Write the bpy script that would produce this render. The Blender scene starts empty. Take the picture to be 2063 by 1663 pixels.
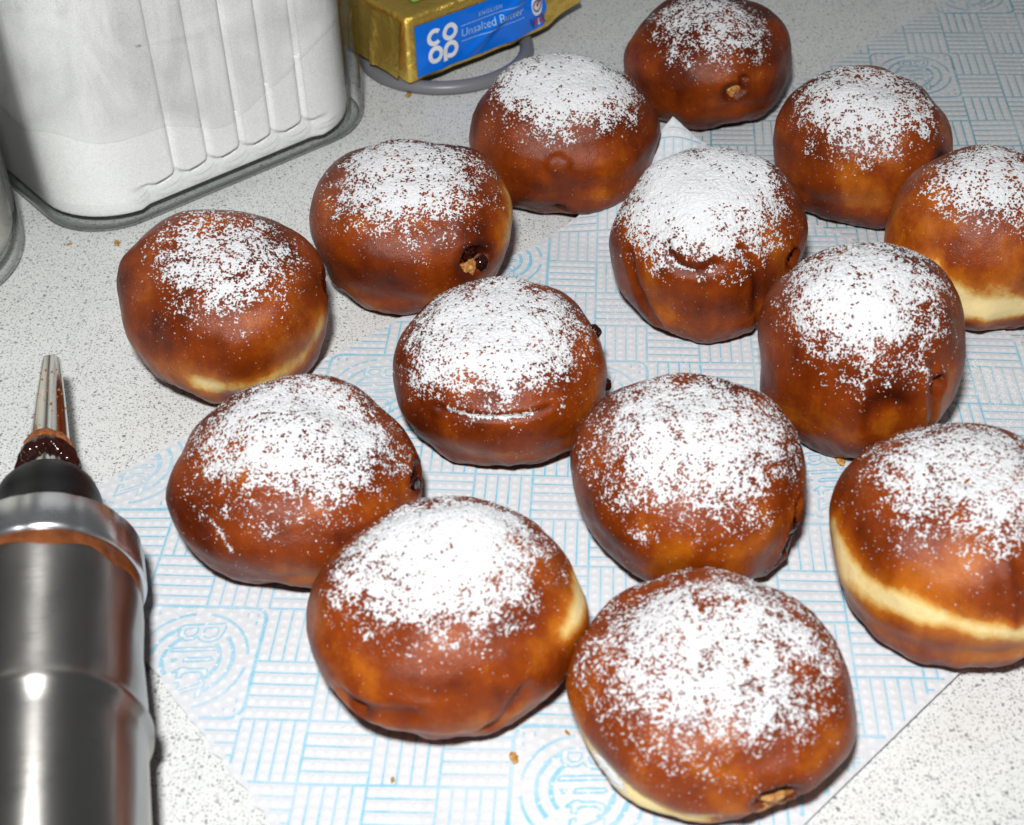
import bpy, bmesh, math, random
import numpy as np
from mathutils import Vector, Matrix

random.seed(7)
SC = bpy.context.scene
COL = SC.collection

# ------------------------------------------------------------------ camera
FPX, PITCH, ROLL, CAMH = 2880.0, math.radians(40.5), math.radians(1.5), 0.40
CF = np.array([0, math.cos(PITCH), -math.sin(PITCH)])
_R0 = np.array([1.0, 0, 0]); _U0 = np.array([0, math.sin(PITCH), math.cos(PITCH)])
CR = math.cos(ROLL)*_R0 - math.sin(ROLL)*_U0
CU = math.cos(ROLL)*_U0 + math.sin(ROLL)*_R0
CP = np.array([0, 0, CAMH])
cam_d = bpy.data.cameras.new('camera'); cam = bpy.data.objects.new('camera', cam_d); COL.objects.link(cam)
cam.matrix_world = Matrix(((CR[0], CU[0], -CF[0], CP[0]), (CR[1], CU[1], -CF[1], CP[1]), (CR[2], CU[2], -CF[2], CP[2]), (0, 0, 0, 1)))
cam_d.sensor_width = 36.0; cam_d.lens = FPX/2063*36.0
cam_d.clip_start = 0.01; cam_d.clip_end = 50
cam_d.dof.use_dof = True; cam_d.dof.focus_distance = 0.64; cam_d.dof.aperture_fstop = 15.0
SC.camera = cam

# ------------------------------------------------------------------ light
w = bpy.data.worlds.new('World'); SC.world = w; w.use_nodes = True
w.node_tree.nodes['Background'].inputs[0].default_value = (0.93, 0.97, 1.0, 1)
w.node_tree.nodes['Background'].inputs[1].default_value = 0.11
fl = bpy.data.lights.new('camera_flash', 'AREA'); fl.shape = 'DISK'; fl.size = 0.06; fl.energy = 7.4; fl.color = (1.0, 0.995, 0.985)
flo = bpy.data.objects.new('camera_flash', fl); COL.objects.link(flo)
fpos = CP - 0.040*CR + 0.145*CU - 0.11*CF
flo.location = fpos
flo.rotation_euler = (Vector((0.03, 0.90, 0.0)) - Vector(fpos)).to_track_quat('-Z', 'Y').to_euler()

SC.view_settings.view_transform = 'Standard'; SC.view_settings.look = 'None'
SC.view_settings.exposure = 0.0; SC.view_settings.gamma = 1.0
SC.render.engine = 'CYCLES'
SC.cycles.max_bounces = 10; SC.cycles.transparent_max_bounces = 16
SC.cycles.caustics_reflective = False; SC.cycles.caustics_refractive = False
SC.cycles.sample_clamp_indirect = 4.0

def ray(px, py):
    return CF + CR*(px-1031.5)/FPX + CU*(831.5-py)/FPX
def at(px, py, z=0.0):                     # pixel of the photograph -> point at height z
    d = ray(px, py); return CP + d*((z-CP[2])/d[2])

# ------------------------------------------------------------------ numpy noise
_rng = np.random.RandomState(3)
_perm = np.concatenate([_rng.permutation(256)]*3).astype(np.int32)
_g = _rng.normal(size=(256, 3)); _g /= np.linalg.norm(_g, axis=1)[:, None]
_g = _g.astype(np.float32)
def pn(P):
    P = np.asarray(P, np.float32); sh = P.shape[:-1]; P = P.reshape(-1, 3)
    I = np.floor(P).astype(np.int32); f = P-I; I &= 255
    u = f*f*f*(f*(f*6-15)+10)
    out = np.zeros(len(P), np.float32)
    for dx in (0, 1):
        wx = u[:, 0] if dx else 1-u[:, 0]
        for dy in (0, 1):
            wy = u[:, 1] if dy else 1-u[:, 1]
            for dz in (0, 1):
                wz = u[:, 2] if dz else 1-u[:, 2]
                h = _perm[_perm[_perm[I[:, 0]+dx]+I[:, 1]+dy]+I[:, 2]+dz]
                g = _g[h]
                dot = g[:, 0]*(f[:, 0]-dx)+g[:, 1]*(f[:, 1]-dy)+g[:, 2]*(f[:, 2]-dz)
                out += wx*wy*wz*dot
    return (out*1.4).reshape(sh)
def fbm(P, o=3, gain=.5):
    s = 0; a = 1.0; P = np.asarray(P, np.float32)
    for k in range(o):
        s = s+a*pn(P*(2.03**k)+17.3*k); a *= gain
    return s
def sstep(a, b, x):
    t = np.clip((x-a)/(b-a), 0, 1); return t*t*(3-2*t)

# ------------------------------------------------------------------ object helpers
def link(o, parent=None):
    COL.objects.link(o)
    if parent is not None: o.parent = parent
    return o
def tag(o, label=None, cat=None, group=None, kind=None):
    if label: o['label'] = label
    if cat: o['category'] = cat
    if group: o['group'] = group
    if kind: o['kind'] = kind
    return o
def empty(name, loc, rz=0.0):
    o = bpy.data.objects.new(name, None); o.location = loc; o.rotation_euler = (0, 0, rz); o.empty_display_size = .02
    return link(o)
def mesh_np(name, V, Fq, mat, parent=None, smooth=True, attrs=None):
    """V (n,3) array, Fq (m,4) or (m,3) int array"""
    V = np.ascontiguousarray(V, np.float32); Fq = np.ascontiguousarray(Fq, np.int32)
    me = bpy.data.meshes.new(name); k = Fq.shape[1]
    me.vertices.add(len(V)); me.vertices.foreach_set('co', V.ravel())
    me.loops.add(Fq.size); me.loops.foreach_set('vertex_index', Fq.ravel())
    me.polygons.add(len(Fq)); me.polygons.foreach_set('loop_start', np.arange(0, Fq.size, k, dtype=np.int32))
    me.polygons.foreach_set('loop_total', np.full(len(Fq), k, np.int32))
    if smooth: me.polygons.foreach_set('use_smooth', np.ones(len(Fq), bool))
    me.update(calc_edges=True); me.validate()
    for an, av in (attrs or {}).items():
        a = me.attributes.new(an, 'FLOAT', 'POINT'); a.data.foreach_set('value', np.ascontiguousarray(av, np.float32))
    me.materials.append(mat)
    return link(bpy.data.objects.new(name, me), parent)
def mesh_bm(name, bm, mat, parent=None, smooth=True):
    me = bpy.data.meshes.new(name); bm.to_mesh(me); bm.free()
    for p_ in me.polygons: p_.use_smooth = smooth
    me.materials.append(mat)
    return link(bpy.data.objects.new(name, me), parent)
def grid_faces(n, m, wrap_m=False):
    """n rows x m columns of vertices"""
    i = np.arange(n-1)[:, None]; j = np.arange(m if wrap_m else m-1)[None, :]
    a = i*m+j; b = i*m+(j+1) % m; c = (i+1)*m+(j+1) % m; d = (i+1)*m+j
    return np.stack([a, b, c, d], -1).reshape(-1, 4)
def lathe(name, prof, mat, parent=None, n=96, wob=None, smooth=True):
    """prof: (t, r) along local +X"""
    prof = np.array(prof, float); a = np.linspace(0, 2*np.pi, n, endpoint=False)
    T = np.repeat(prof[:, 0:1], n, 1); Rr = np.repeat(prof[:, 1:2], n, 1)
    if wob is not None: T, Rr = wob(T, Rr, np.repeat(a[None], len(prof), 0))
    V = np.stack([T, Rr*np.cos(a)[None], Rr*np.sin(a)[None]], -1).reshape(-1, 3)
    return mesh_np(name, V, grid_faces(len(prof), n, True)[:, ::-1], mat, parent, smooth)

# ------------------------------------------------------------------ materials
class NT:
    def __init__(s, name):
        s.m = bpy.data.materials.new(name); s.m.use_nodes = True
        s.t = s.m.node_tree; s.N = s.t.nodes; s.L = s.t.links
        s.b = s.N['Principled BSDF']; s.out = s.N['Material Output']
    def n(s, typ, **kw):
        o = s.N.new(typ)
        for k, v in kw.items():
            if k.startswith('i_'):
                key = k[2:]; key = int(key) if key.isdigit() else key.replace('_', ' ')
                o.inputs[key].default_value = v
            else: setattr(o, k, v)
        return o
    def l(s, a, b): s.L.new(a, b)
    def coord(s, kind='Object'): return s.n('ShaderNodeTexCoord').outputs[kind]
    def noise(s, vec, scale, detail=3, rough=.55, dist=0):
        o = s.n('ShaderNodeTexNoise'); o.inputs['Scale'].default_value = scale; o.inputs['Detail'].default_value = detail
        o.inputs['Roughness'].default_value = rough; o.inputs['Distortion'].default_value = dist
        if vec is not None: s.l(vec, o.inputs['Vector'])
        return o.outputs['Fac']
    def ramp(s, fac, stops, interp='LINEAR'):
        o = s.n('ShaderNodeValToRGB'); cr = o.color_ramp; cr.interpolation = interp
        while len(cr.elements) < len(stops): cr.elements.new(.5)
        for e, (p_, c) in zip(cr.elements, stops):
            e.position = p_; e.color = (c, c, c, 1) if isinstance(c, (int, float)) else (*c, 1)
        s.l(fac, o.inputs[0]); return o.outputs[0]
    def math(s, op, a, b=None, c=None, clamp=False):
        o = s.n('ShaderNodeMath', operation=op, use_clamp=clamp)
        for i, x in enumerate((a, b, c)):
            if x is None: continue
            if isinstance(x, (int, float)): o.inputs[i].default_value = x
            else: s.l(x, o.inputs[i])
        return o.outputs[0]
    def mix(s, fac, a, b, typ='MIX'):
        o = s.n('ShaderNodeMix', data_type='RGBA', blend_type=typ)
        for i, x in ((0, fac), (6, a), (7, b)):
            if isinstance(x, (int, float)): o.inputs[i].default_value = x
            elif isinstance(x, tuple): o.inputs[i].default_value = (*x, 1)
            else: s.l(x, o.inputs[i])
        return o.outputs[2]
    def bump(s, h, strength=.3, dist=.001, nrm=None):
        o = s.n('ShaderNodeBump'); o.inputs['Strength'].default_value = strength; o.inputs['Distance'].default_value = dist
        s.l(h, o.inputs['Height'])
        if nrm is not None: s.l(nrm, o.inputs['Normal'])
        return o.outputs[0]
    def attr(s, name): return s.n('ShaderNodeAttribute', attribute_name=name).outputs['Fac']
    def set(s, **kw):
        for k, v in kw.items():
            k = k.replace('_', ' ')
            if k in ('Base Color', 'Coat Tint', 'Emission Color') and isinstance(v, tuple): v = (*v, 1)
            i = s.b.inputs[k]
            if hasattr(v, 'is_linked') or hasattr(v, 'links'): s.l(v, i)
            else: i.default_value = v
        return s

def simple(name, col, rough=.5, metal=0.0, **kw):
    t = NT(name); t.set(Base_Color=col, Roughness=rough, Metallic=metal, **kw); return t.m

def mat_counter():
    t = NT('speckled_laminate'); c = t.coord()
    nz = t.n('ShaderNodeTexNoise'); nz.inputs['Scale'].default_value = 900; nz.inputs['Detail'].default_value = 2; t.l(c, nz.inputs['Vector'])
    sub = t.n('ShaderNodeVectorMath', operation='MULTIPLY_ADD'); sub.inputs[1].default_value = (.0011, .0011, .0011)
    t.l(nz.outputs['Color'], sub.inputs[0]); t.l(c, sub.inputs[2]); v = sub.outputs[0]
    masks = []
    for sc, keep, rad in ((720, .62, .24), (430, .16, .24), (1150, .45, .26)):
        vo = t.n('ShaderNodeTexVoronoi', voronoi_dimensions='2D'); vo.inputs['Scale'].default_value = sc; t.l(v, vo.inputs['Vector'])
        sp = t.n('ShaderNodeSeparateColor'); t.l(vo.outputs['Color'], sp.inputs[0])
        on = t.math('LESS_THAN', sp.outputs[0], keep)
        r = t.math('MULTIPLY', sp.outputs[1], rad)
        r = t.math('ADD', r, .10)
        d = t.math('LESS_THAN', vo.outputs['Distance'], r)
        k = t.math('MULTIPLY', on, d)
        tone = t.math('MULTIPLY_ADD', sp.outputs[2], .50, .50)
        masks.append(t.math('MULTIPLY', k, tone))
    m = t.math('MAXIMUM', t.math('MAXIMUM', masks[0], masks[1]), t.math('MULTIPLY', masks[2], .75))
    base = t.ramp(t.noise(c, 14, 3), [(.3, (.69, .705, .69)), (.7, (.75, .765, .75))])
    base = t.mix(t.ramp(t.noise(c, 500, 2), [(.45, 0.0), (.75, .30)]), base, (.54, .55, .53))
    col = t.mix(t.math('MULTIPLY', m, .92), base, (.15, .155, .155))
    # dried sugar film left by wiping
    film = t.ramp(t.noise(c, 22, 4, .6), [(.50, 0.0), (.75, .22)])
    col = t.mix(film, col, (.78, .79, .78))
    t.set(Base_Color=col, Roughness=.42, Specular_IOR_Level=.35)
    t.l(t.bump(t.noise(c, 1500, 2), .08, .0003), t.b.inputs['Normal'])
    return t.m

def mat_crust():
    t = NT('fried_dough_crust'); c = t.coord(); bake = t.attr('bake')
    oi = t.n('ShaderNodeObjectInfo').outputs['Random']
    va = t.n('ShaderNodeVectorMath', operation='ADD'); cmb = t.n('ShaderNodeCombineXYZ'); t.l(oi, cmb.inputs[0]); t.l(oi, cmb.inputs[2])
    t.l(c, va.inputs[0]); t.l(cmb.outputs[0], va.inputs[1]); v = va.outputs[0]
    n1 = t.noise(v, 95, 4, .6, .4); n2 = t.noise(v, 420, 3, .6); n3 = t.noise(v, 1700, 2, .6)
    f = t.math('MULTIPLY_ADD', t.math('SUBTRACT', n1, .5), .20, bake)
    f = t.math('MULTIPLY_ADD', t.math('SUBTRACT', n2, .5), .16, f)
    f = t.math('MULTIPLY_ADD', t.math('SUBTRACT', n3, .5), .10, f)
    col = t.ramp(f, [(0.0, (.86, .68, .33)), (.13, (.74, .46, .13)), (.29, (.46, .125, .006)), (.52, (.225, .037, .0020)), (.74, (.105, .0140, .0012)), (1.0, (.03, .005, .0010))])
    # single grains of icing sugar stuck to the greasy crust
    vo = t.n('ShaderNodeTexVoronoi'); vo.inputs['Scale'].default_value = 820; t.l(v, vo.inputs['Vector'])
    sc_ = t.n('ShaderNodeSeparateColor'); t.l(vo.outputs['Color'], sc_.inputs[0])
    gr_ = t.math('MULTIPLY', t.math('LESS_THAN', sc_.outputs[0], .13), t.math('LESS_THAN', vo.outputs['Distance'], t.math('MULTIPLY_ADD', sc_.outputs[1], .16, .07)))
    gr_ = t.math('MULTIPLY', gr_, t.ramp(t.noise(v, 70, 3), [(.38, .08), (.62, .50)]))
    col = t.mix(gr_, col, (.70, .66, .62))
    t.set(Base_Color=col, Specular_IOR_Level=.26, Roughness=t.ramp(n1, [(.3, .30), (.7, .43)]))
    t.b.inputs['Subsurface Weight'].default_value = 0.0
    t.b.inputs['Subsurface Radius'].default_value = (.006, .0025, .001); t.b.inputs['Subsurface Scale'].default_value = .35
    h = t.math('MULTIPLY_ADD', t.noise(v, 1300, 4, .7), 1.0, t.math('MULTIPLY', t.noise(v, 300, 3, .6), .9))
    t.l(t.bump(h, .28, .0010), t.b.inputs['Normal'])
    return t.m

def mat_sugar():
    t = NT('powdered_sugar'); c = t.coord()
    t.set(Base_Color=(.78, .785, .80), Roughness=.95, Specular_IOR_Level=.1)
    t.l(t.bump(t.noise(c, 2600, 2, .7), .35, .0004), t.b.inputs['Normal'])
    return t.m

def mat_dust():
    """icing sugar: thin at the edge of each clump, so the crust shows through there"""
    t = NT('icing_sugar_dust'); c = t.coord()
    t.set(Base_Color=(.67, .675, .69), Roughness=.95, Specular_IOR_Level=.1)
    t.l(t.bump(t.noise(c, 2600, 2, .7), .35, .0004), t.b.inputs['Normal'])
    tr = t.n('ShaderNodeBsdfTransparent'); mx = t.n('ShaderNodeMixShader')
    t.l(t.attr('cover'), mx.inputs[0]); t.l(tr.outputs[0], mx.inputs[1]); t.l(t.b.outputs[0], mx.inputs[2])
    t.l(mx.outputs[0], t.out.inputs['Surface']); return t.m

def mat_paper(name, lo, hi):
    t = NT(name); c = t.coord(); e = t.attr('emb')
    base = t.mix(e, lo, hi)
    grease = t.ramp(t.noise(c, 26, 4, .6), [(.56, 0.0), (.70, .45)])
    base = t.mix(grease, base, tuple(x*.86*k for x, k in zip(lo, (1, .985, .93))))
    fib = t.ramp(t.noise(c, 1400, 3, .7), [(.35, .90), (.65, 1.0)])
    base = t.mix(1.0, base, fib, 'MULTIPLY')
    t.set(Base_Color=base, Roughness=.85, Specular_IOR_Level=.25)
    t.l(t.bump(t.noise(c, 1700, 3, .7), .25, .0004), t.b.inputs['Normal'])
    return t.m

def mat_ink(name, col, paper):
    t = NT(name); c = t.coord()
    k = t.ramp(t.noise(c, 900, 3, .7), [(.30, .45), (.52, 1.0)])
    k2 = t.ramp(t.noise(c, 30, 3, .6), [(.35, .45), (.60, 1.0)])
    t.set(Base_Color=t.mix(t.math('MULTIPLY', k, k2), paper, col), Roughness=.85, Specular_IOR_Level=.2)
    return t.m

def mat_thin_glass(name, tint=(.995, 1.0, .997), edge=(.20, .22, .205)):
    t = NT(name)
    lw = t.n('ShaderNodeLayerWeight'); lw.inputs['Blend'].default_value = .5
    col = t.ramp(lw.outputs['Facing'], [(0.0, tint), (.52, tint), (.78, tuple(.66*x for x in tint)), (1.0, edge)])
    tr = t.n('ShaderNodeBsdfTransparent'); t.l(col, tr.inputs[0])
    gl = t.n('ShaderNodeBsdfGlossy'); gl.inputs['Roughness'].default_value = .04
    fac = t.math('MULTIPLY_ADD', t.math('POWER', lw.outputs['Facing'], 5.0), .75, .025)
    c = t.coord(); nb = t.bump(t.noise(c, 60, 2), .15, .002); t.l(nb, gl.inputs['Normal'])
    mx = t.n('ShaderNodeMixShader'); t.l(fac, mx.inputs[0]); t.l(tr.outputs[0], mx.inputs[1]); t.l(gl.outputs[0], mx.inputs[2])
    t.l(mx.outputs[0], t.out.inputs['Surface']); return t.m

def mat_film():
    t = NT('clinging_sugar_dust'); c = t.coord()
    st = t.n('ShaderNodeMapping'); st.inputs['Scale'].default_value = (1, 1, .35); t.l(c, st.inputs['Vector'])
    a = t.noise(st.outputs[0], 38, 4, .6, .5); b = t.noise(c, 1500, 2, .7)
    k = t.math('MULTIPLY_ADD', t.math('SUBTRACT', b, .5), .55, t.ramp(a, [(.32, .34), (.68, .80)]), clamp=True)
    df = t.n('ShaderNodeBsdfDiffuse'); df.inputs[0].default_value = (.92, .92, .915, 1)
    tr = t.n('ShaderNodeBsdfTransparent')
    mx = t.n('ShaderNodeMixShader'); t.l(k, mx.inputs[0]); t.l(tr.outputs[0], mx.inputs[1]); t.l(df.outputs[0], mx.inputs[2])
    t.l(mx.outputs[0], t.out.inputs['Surface']); return t.m

def mat_granulated(name, col, spark=True):
    t = NT(name); c = t.coord()
    vo = t.n('ShaderNodeTexVoronoi'); vo.inputs['Scale'].default_value = 1500; t.l(c, vo.inputs['Vector'])
    sp = t.n('ShaderNodeSeparateColor'); t.l(vo.outputs['Color'], sp.inputs[0])
    k = t.ramp(sp.outputs[0], [(0, .86), (1, 1.0)])
    t.set(Base_Color=t.mix(1.0, col, k, 'MULTIPLY'), Roughness=.8, Specular_IOR_Level=.3)
    if spark:
        t.set(Roughness=t.ramp(sp.outputs[1], [(.93, .85), (.96, .16)]))
        nm = t.n('ShaderNodeBump'); nm.inputs['Strength'].default_value = .14; nm.inputs['Distance'].default_value = .0005
        t.l(sp.outputs[2], nm.inputs['Height']); t.l(nm.outputs[0], t.b.inputs['Normal'])
    return t.m

def mat_steel(name, col=(.42, .405, .385), rough=.31, streak=1.0, aniso=.92):
    t = NT(name); c = t.coord()
    mp = t.n('ShaderNodeMapping'); mp.inputs['Scale'].default_value = (1.0, .02, .02); t.l(c, mp.inputs['Vector'])
    n = t.noise(mp.outputs[0], 5200, 3, .6)
    sm = t.noise(c, 55, 4, .65)
    t.set(Base_Color=t.mix(t.ramp(sm, [(.45, 0.0), (.8, .35)]), col, tuple(.72*x for x in col)), Metallic=1.0,
          Roughness=t.math('ADD', t.ramp(sm, [(.3, rough*.9), (.75, rough*1.15)]), t.math('MULTIPLY', t.math('SUBTRACT', n, .5), .12*streak)), Anisotropic=aniso, Anisotropic_Rotation=.25)
    tn = t.n('ShaderNodeTangent', direction_type='RADIAL', axis='X'); t.l(tn.outputs[0], t.b.inputs['Tangent'])
    t.l(t.bump(n, .05*streak, .0002), t.b.inputs['Normal'])
    return t.m

def mat_foil():
    t = NT('gold_foil'); c = t.coord()
    t.set(Base_Color=(.98, .67, .14), Metallic=.88, Roughness=.36)
    t.l(t.bump(t.noise(c, 130, 5, .65, 1.2), .55, .003), t.b.inputs['Normal'])
    return t.m

M = dict(
    counter=mat_counter(), crust=mat_crust(), sugar=mat_sugar(), dust=mat_dust(),
    jam=simple('plum_jam', (.022, .0035, .002), .10, Specular_IOR_Level=.6),
    crumb=None, glass=mat_thin_glass('jar_glass'), film=mat_film(),
    gran=mat_granulated('granulated_sugar', (.95, .95, .945)), flour=mat_granulated('flour', (.80, .77, .70), False),
    steel=mat_steel('brushed_steel'), polished=mat_steel('polished_steel', (.66, .64, .60), .13, .2, .2),
    alu=mat_steel('machined_aluminium', (.70, .71, .73), .28, .6, .5),
    black=simple('black_plastic', (.006, .006, .0065), .42, Specular_IOR_Level=.22), foil=mat_foil(),
    grey=simple('grey_rubber', (.17, .17, .185), .38),
)
def mat_crumb():
    t = NT('torn_dough'); c = t.coord()
    n = t.noise(c, 420, 4, .65)
    t.set(Base_Color=t.ramp(n, [(.36, (.30, .09, .018)), (.52, (.46, .20, .045)), (.70, (.70, .47, .18))]), Roughness=.55)
    t.l(t.bump(n, .8, .0014), t.b.inputs['Normal']); return t.m
M['crumb'] = mat_crumb()
def mat_scar():
    t = NT('rough_torn_crust'); c = t.coord(); n = t.noise(c, 700, 4, .65)
    t.set(Base_Color=t.ramp(n, [(.35, (.16, .04, .008)), (.60, (.38, .115, .02))]), Roughness=.55)
    t.l(t.bump(n, .7, .001), t.b.inputs['Normal']); return t.m
M['scar'] = mat_scar()
def mat_choc():
    t = NT('chocolate_smear'); c = t.coord(); n = t.noise(c, 120, 4, .6)
    t.set(Base_Color=t.ramp(n, [(.3, (.07, .016, .004)), (.7, (.24, .075, .022))]), Roughness=.28); return t.m
M['choc'] = mat_choc()
PAPER_A = ((.66, .68, .71), (.84, .855, .875)); PAPER_B = ((.62, .635, .65), (.78, .79, .795))
M['paperA'] = mat_paper('kitchen_towel_paper', *PAPER_A); M['paperB'] = mat_paper('kitchen_towel_paper_under', *PAPER_B)
M['inkA'] = mat_ink('blue_print', (.21, .52, .68), PAPER_A[0]); M['inkB'] = mat_ink('teal_print', (.08, .34, .44), PAPER_B[0])

# ------------------------------------------------------------------ countertop
bm = bmesh.new(); bmesh.ops.create_cube(bm, size=1.0)
bmesh.ops.scale(bm, vec=(2.6, 2.0, .04), verts=bm.verts); bmesh.ops.translate(bm, vec=(0, .55, -.02), verts=bm.verts)
ct = mesh_bm('countertop', bm, M['counter'], smooth=False)
tag(ct, 'pale grey laminate worktop with fine dark speckles', 'worktop', kind='structure')

# ------------------------------------------------------------------ kitchen towels
def text_loops(body, shear=.22, spacing=1.08):
    """closed outlines of the letters as polylines, centred, unit width"""
    cu = bpy.data.curves.new('t', 'FONT'); cu.body = body; cu.shear = shear; cu.fill_mode = 'NONE'
    cu.offset = .012; cu.resolution_u = 3; cu.space_character = spacing
    o = bpy.data.objects.new('t', cu); COL.objects.link(o); bpy.context.view_layer.update()
    dg = bpy.context.evaluated_depsgraph_get(); me = o.evaluated_get(dg).to_mesh()
    V = np.array([v.co[:2] for v in me.vertices]); nb = {}
    for e in me.edges:
        a, b = e.vertices; nb.setdefault(a, []).append(b); nb.setdefault(b, []).append(a)
    o.evaluated_get(dg).to_mesh_clear(); bpy.data.objects.remove(o); bpy.data.curves.remove(cu)
    lo, hi = V.min(0), V.max(0); V = (V-(lo+hi)/2)/(hi[0]-lo[0])
    seen, loops = set(), []
    for st in nb:
        if st in seen: continue
        lp = [st]; seen.add(st); cur = st
        while True:
            nx = [k for k in nb[cur] if k not in seen]
            if not nx: break
            cur = nx[0]; seen.add(cur); lp.append(cur)
        lp.append(st); loops.append(V[lp])
    return loops
BLITZ = text_loops('Blitz')

def towel(name, quad, org, es, et, medals, z0, mat, ink, label, lift=None, step=.0009, lw=.00035, wav=.0020, seed=0.0, bow=0.0):
    quad = np.array(quad); C1, C2, C3, C4 = quad          # C1->C2 far-left edge, C2->C3, C3->C4, C4->C1
    org = np.array(org); es = np.array(es); et = np.array(et)
    Binv = np.linalg.inv(np.stack([es, et], 1))
    med = set()
    for (c, r) in medals:
        for i in (0, 1):
            for j in (0, 1): med.add((c+i, r-j))
    def hp(xy):
        P = np.concatenate([xy*9.0, np.full(xy.shape[:-1]+(1,), seed)], -1)
        h = wav*(fbm(P, 2)+.55)
        P2 = np.concatenate([xy*38.0, np.full(xy.shape[:-1]+(1,), seed+4)], -1)
        h = h+.00040*pn(P2)
        h = np.maximum(h, 0)
        if lift is not None:
            for (p0, rad, hh) in lift:
                d = np.linalg.norm(xy-np.array(p0), axis=-1); h = h+hh*np.clip(1-d/rad, 0, 1)**1.6
        return z0+h
    L1 = np.linalg.norm(C2-C1); L2 = np.linalg.norm(C4-C1)
    n, m = int(L2/step), int(L1/step)
    a = np.linspace(0, 1, n)[:, None, None]; b = np.linspace(0, 1, m)[None, :, None]
    XY = (1-a)*(1-b)*C1+(1-a)*b*C2+a*b*C3+a*(1-b)*C4
    eb = (C3-C2)/np.linalg.norm(C3-C2); o1 = np.array([-eb[1], eb[0]]); o1 = o1 if o1@(C2-C1) > 0 else -o1
    XY = XY+o1*bow*4*a*(1-a)*b**3
    # slightly uneven, torn edges
    edge = np.concatenate([XY*160, np.zeros(XY.shape[:2]+(1,))], -1)
    rim = np.minimum(np.minimum(a, 1-a)*L2, np.minimum(b, 1-b)*L1)[..., 0]
    XY = XY+(np.exp(-rim/.004)*pn(edge)*.0009)[..., None]*np.array([1.0, 1.0])
    Q = (XY-org)@Binv.T
    s, t = Q[..., 0], Q[..., 1]
    ci = np.floor(s).astype(int); ri = np.ceil(t).astype(int)
    fs, ft = s-ci, ri-t
    hor = ((ci+ri) % 2) == 1
    ism = np.zeros(s.shape, bool)
    for (c, r) in med: ism |= (ci == c) & (ri == r)
    along = np.where(hor, fs, ft); across = np.where(hor, ft, fs)
    du = (along*6) % 1-.5; dv = (across*5) % 1-.5
    lx = .0235
    d2 = (du*lx/6)**2+(dv*lx/5*1.0)**2
    hx = (s*6) % 1-.5; hy = (t*5.2+.5*(np.floor(s*6) % 2)) % 1-.5
    d2 = np.where(ism, (hx*lx/6)**2+(hy*lx/5.2)**2, d2)
    dot = np.exp(-d2/(.00080**2))
    pil = np.where(ism, .6, np.clip(np.abs(np.cos(np.pi*across*5))*-1+1, 0, 1))
    Z = hp(XY)+.00030*dot+.00012*pil
    V = np.concatenate([XY, Z[..., None]], -1).reshape(-1, 3)
    o = mesh_np(name, V, grid_faces(n, m), mat, attrs={'emb': np.clip(.85*dot, 0, 1).ravel()})
    tag(o, label, 'paper towel')
    # the printed pattern, ribbons of ink lying on the paper
    nrm = []
    for k in range(4):
        p, q = quad[k], quad[(k+1) % 4]; e = (q-p)/np.linalg.norm(q-p); nn = np.array([e[1], -e[0]])
        nrm.append((p, nn))
    cen = quad.mean(0)
    nrm = [(p, nn if (cen-p)@nn > 0 else -nn) for p, nn in nrm]
    def inside(xy, mg=.0012):
        ok = np.ones(xy.shape[:-1], bool)
        for k, (p, nn) in enumerate(nrm):
            al = np.clip(((xy-C2)@eb)/np.linalg.norm(C3-C2), 0, 1) if k == 1 else 0
            ok &= ((xy-p)@nn) > mg-(bow*4*al*(1-al) if k == 1 else 0)
        return ok
    VV, FF = [], []; cnt = 0
    def ribbon(pts, hw):
        nonlocal cnt
        pts = np.array(pts, float)
        XYp = org+pts@np.stack([es, et])
        seg = np.linalg.norm(np.diff(XYp, axis=0), axis=1); tot = seg.sum()
        k = max(2, int(tot/.0022)+1); cum = np.concatenate([[0], np.cumsum(seg)]); q = np.linspace(0, tot, k)
        P = np.stack([np.interp(q, cum, XYp[:, 0]), np.interp(q, cum, XYp[:, 1])], -1)
        T = np.gradient(P, axis=0); T /= np.linalg.norm(T, axis=1)[:, None]+1e-12
        Nn = np.stack([-T[:, 1], T[:, 0]], -1)
        wv = hw*(1+.35*pn(np.stack([P[:, 0]*400, P[:, 1]*400, np.full(k, seed+9)], -1)))[:, None]
        A, B_ = P+Nn*wv, P-Nn*wv
        ok = inside(P)
        if ok.sum() < 2: return
        za = hp(P)+.00024
        VV.append(np.concatenate([np.stack([A[:, 0], A[:, 1], za], -1), np.stack([B_[:, 0], B_[:, 1], za], -1)]))
        for i in range(k-1):
            if ok[i] and ok[i+1]: FF.append((cnt+i, cnt+i+1, cnt+k+i+1, cnt+k+i))
        cnt += 2*k
    Qc = (quad-org)@Binv.T
    c0, c1 = int(math.floor(Qc[:, 0].min())), int(math.ceil(Qc[:, 0].max()))
    r0, r1 = int(math.floor(Qc[:, 1].min())), int(math.ceil(Qc[:, 1].max()))
    rr = random.Random(5)
    for c in range(c0, c1+1):
        for r in range(r0, r1+1):
            if (c, r) in med: continue
            h = ((c+r) % 2) == 1
            for k in range(1, 5):
                q = k/5
                e0, e1 = .015*rr.random(), 1-.015*rr.random()
                ribbon([(c+e0, r-q), (c+e1, r-q)] if h else [(c+q, r-e0), (c+q, r-e1)], lw)
            # cell borders (left and top)
            if (c-1, r) not in med: ribbon([(c, r), (c, r-1)], lw*1.25)
            if (c, r+1) not in med: ribbon([(c, r), (c+1, r)], lw*1.25)
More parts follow.
